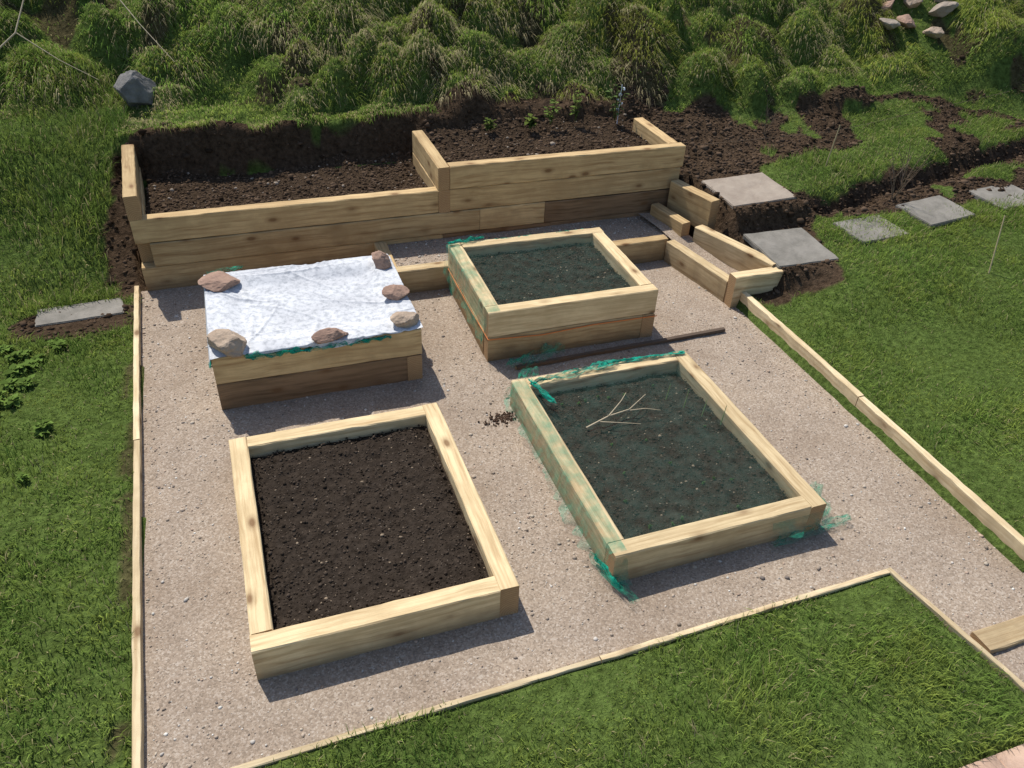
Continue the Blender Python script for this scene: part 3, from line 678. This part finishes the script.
lawn('rough_grass',-4.0,-.8,6.0,8.7,3600,.085,lambda x,y:(x<-.86)|(y>7.6),.14,.005)
lawn('rough_grass',4.3,9.0,4.9,7.2,3400,.055,lambda x,y:(x>4.6)&~((np.abs(x-5.2)<.27)&(np.abs(y-5.14)<.18))&~((np.abs(x-6.02)<.28)&(np.abs(y-5.28)<.2))&~((np.abs(x-6.96)<.28)&(np.abs(y-5.38)<.2)),.15,.0048)
def bank():
    n=135000; x=RNG.uniform(-4.3,10.5,n);y=RNG.uniform(7.3,11.0,n)
    k=(y>np.where((x>-.9)&(x<4.3),7.5,yb(x)-.3))&(RNG.uniform(0,1,n)>soil_shade_mask(x,y)) ; k&=(y<yb(x)+2.3)
    k&=~((np.hypot(x-7.92,y-8.15)<.45)&(RNG.uniform(0,1,n)<.7))
    x=x[k];y=y[k];n=len(x);z=H(x,y)
    L=RNG.uniform(.04,.11,n)*(.7+.6*(.5+.5*fb(x,y,2,230)))
    out=rdir(n,RNG.uniform(.2,.7,n))+np.array([0,-.3])
    dead=ss(.0,.4,fb(x,y,1.7,370)); c=lawncol(x,y,n,.10); s=RNG.uniform(0,1,n)<.65*dead; c[s]=np.array([.42,.37,.20])*RNG.uniform(.5,1.15,(s.sum(),1))
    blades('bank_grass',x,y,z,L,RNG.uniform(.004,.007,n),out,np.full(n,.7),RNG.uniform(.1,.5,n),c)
    n=5200; x=RNG.uniform(-.95,1.9,n); y=ylip(x)+RNG.uniform(.0,.18,n); k=(vn(x,x*0,5,350)>-.4)&(RNG.uniform(0,1,n)<.5+.5*vn(x,x*0,3,352)+.3); x=x[k];y=y[k];n=len(x); z=H(x,y)
    out=rdir(n,RNG.uniform(.1,.6,n))+np.array([0,-.35])
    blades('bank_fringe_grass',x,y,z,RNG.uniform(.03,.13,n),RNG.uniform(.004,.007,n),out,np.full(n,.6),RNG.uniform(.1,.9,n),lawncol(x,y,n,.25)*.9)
    xs=[];ys=[];ox=[];LL=[];cc=[]
    for i,(tx,ty,tr_,th,q) in enumerate(TUS):
        if ty>yb(tx)+2.3 or tx<-4.3 or tx>10.5: continue
        m=int(300*(tr_/.22)**2); a=RNG.uniform(0,6.28,m); r=tr_*1.05*np.sqrt(RNG.uniform(0,1,m))
        xs.append(tx+np.cos(a)*r);ys.append(ty+np.sin(a)*r)
        rr=(r/tr_)[:,None]; o=np.stack([np.cos(a),np.sin(a)],-1)*(.25+.6*rr)+np.array([0,-.25])+RNG.normal(0,.15,(m,2)); ox.append(o)
        LL.append(RNG.uniform(.05,.15,m)*(.6+tr_*1.6)*(.6+.5*rr[:,0]))
        strawy=1. if (q>.66 or (q>.35 and 0<tx<2.6 and ty<8.6)) else .28
        lowside=np.clip(.45-np.sin(a)*.6,0,1)*rr[:,0]
        isd=RNG.uniform(0,1,m)<strawy*(.16+.95*lowside)
        g=np.array([.215,.30,.060])*RNG.uniform(.5,1.45)*RNG.uniform(.6,1.35,(m,1)); g[:,0]*=RNG.uniform(.8,1.3); g[isd]=np.array([.47,.41,.24])*RNG.uniform(.45,1.15,(isd.sum(),1)); cc.append(g)
    x=np.concatenate(xs);y=np.concatenate(ys);o=np.concatenate(ox);L=np.concatenate(LL);c=np.concatenate(cc);n=len(x);z=H(x,y)
    k=~inpath(x,y)&(y>7.5-3*(x<-1)); x,y,o,L,c,z=x[k],y[k],o[k],L[k],c[k],z[k];n=len(x)
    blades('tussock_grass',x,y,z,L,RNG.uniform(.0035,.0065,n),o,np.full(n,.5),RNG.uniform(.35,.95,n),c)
    print('blades',n)
bank()

# ---------------------------------------------------------------- camera, light
R=np.array([[.9455,-.32355,.03657],[-.16205,-.56502,-.809],[.28242,.75899,-.58666]])
cam=bpy.data.cameras.new('Camera'); co=bpy.data.objects.new('Camera',cam); COL.objects.link(co)
cam.sensor_width=36; cam.lens=810.3/1024*36; cam.clip_end=2000; cam.clip_start=.05
M=Matrix(((R[0][0],-R[1][0],-R[2][0],0),(R[0][1],-R[1][1],-R[2][1],0),(R[0][2],-R[1][2],-R[2][2],3.281),(0,0,0,1)))
co.matrix_world=M; S.camera=co
d=Vector((.2,-.66,-1)).normalized()
sun=bpy.data.lights.new('sun','SUN'); sun.energy=5.0; sun.angle=math.radians(.5); sun.color=(1,.955,.87)
so=bpy.data.objects.new('sun',sun); COL.objects.link(so); so.rotation_euler=d.to_track_quat('-Z','Y').to_euler(); so.location=(-3,8,12)
w=bpy.data.worlds.new('World'); S.world=w; w.use_nodes=True; nt=w.node_tree; bg=nt.nodes['Background']
sk=nt.nodes.new('ShaderNodeTexSky'); sk.sky_type='NISHITA'; sk.sun_disc=False; sk.sun_elevation=math.asin(-d.z); sk.sun_rotation=math.atan2(-d.x,-d.y)
nt.links.new(sk.outputs[0],bg.inputs['Color']); bg.inputs['Strength'].default_value=.14
S.view_settings.view_transform='Standard'; S.view_settings.look='None'; S.view_settings.exposure=0
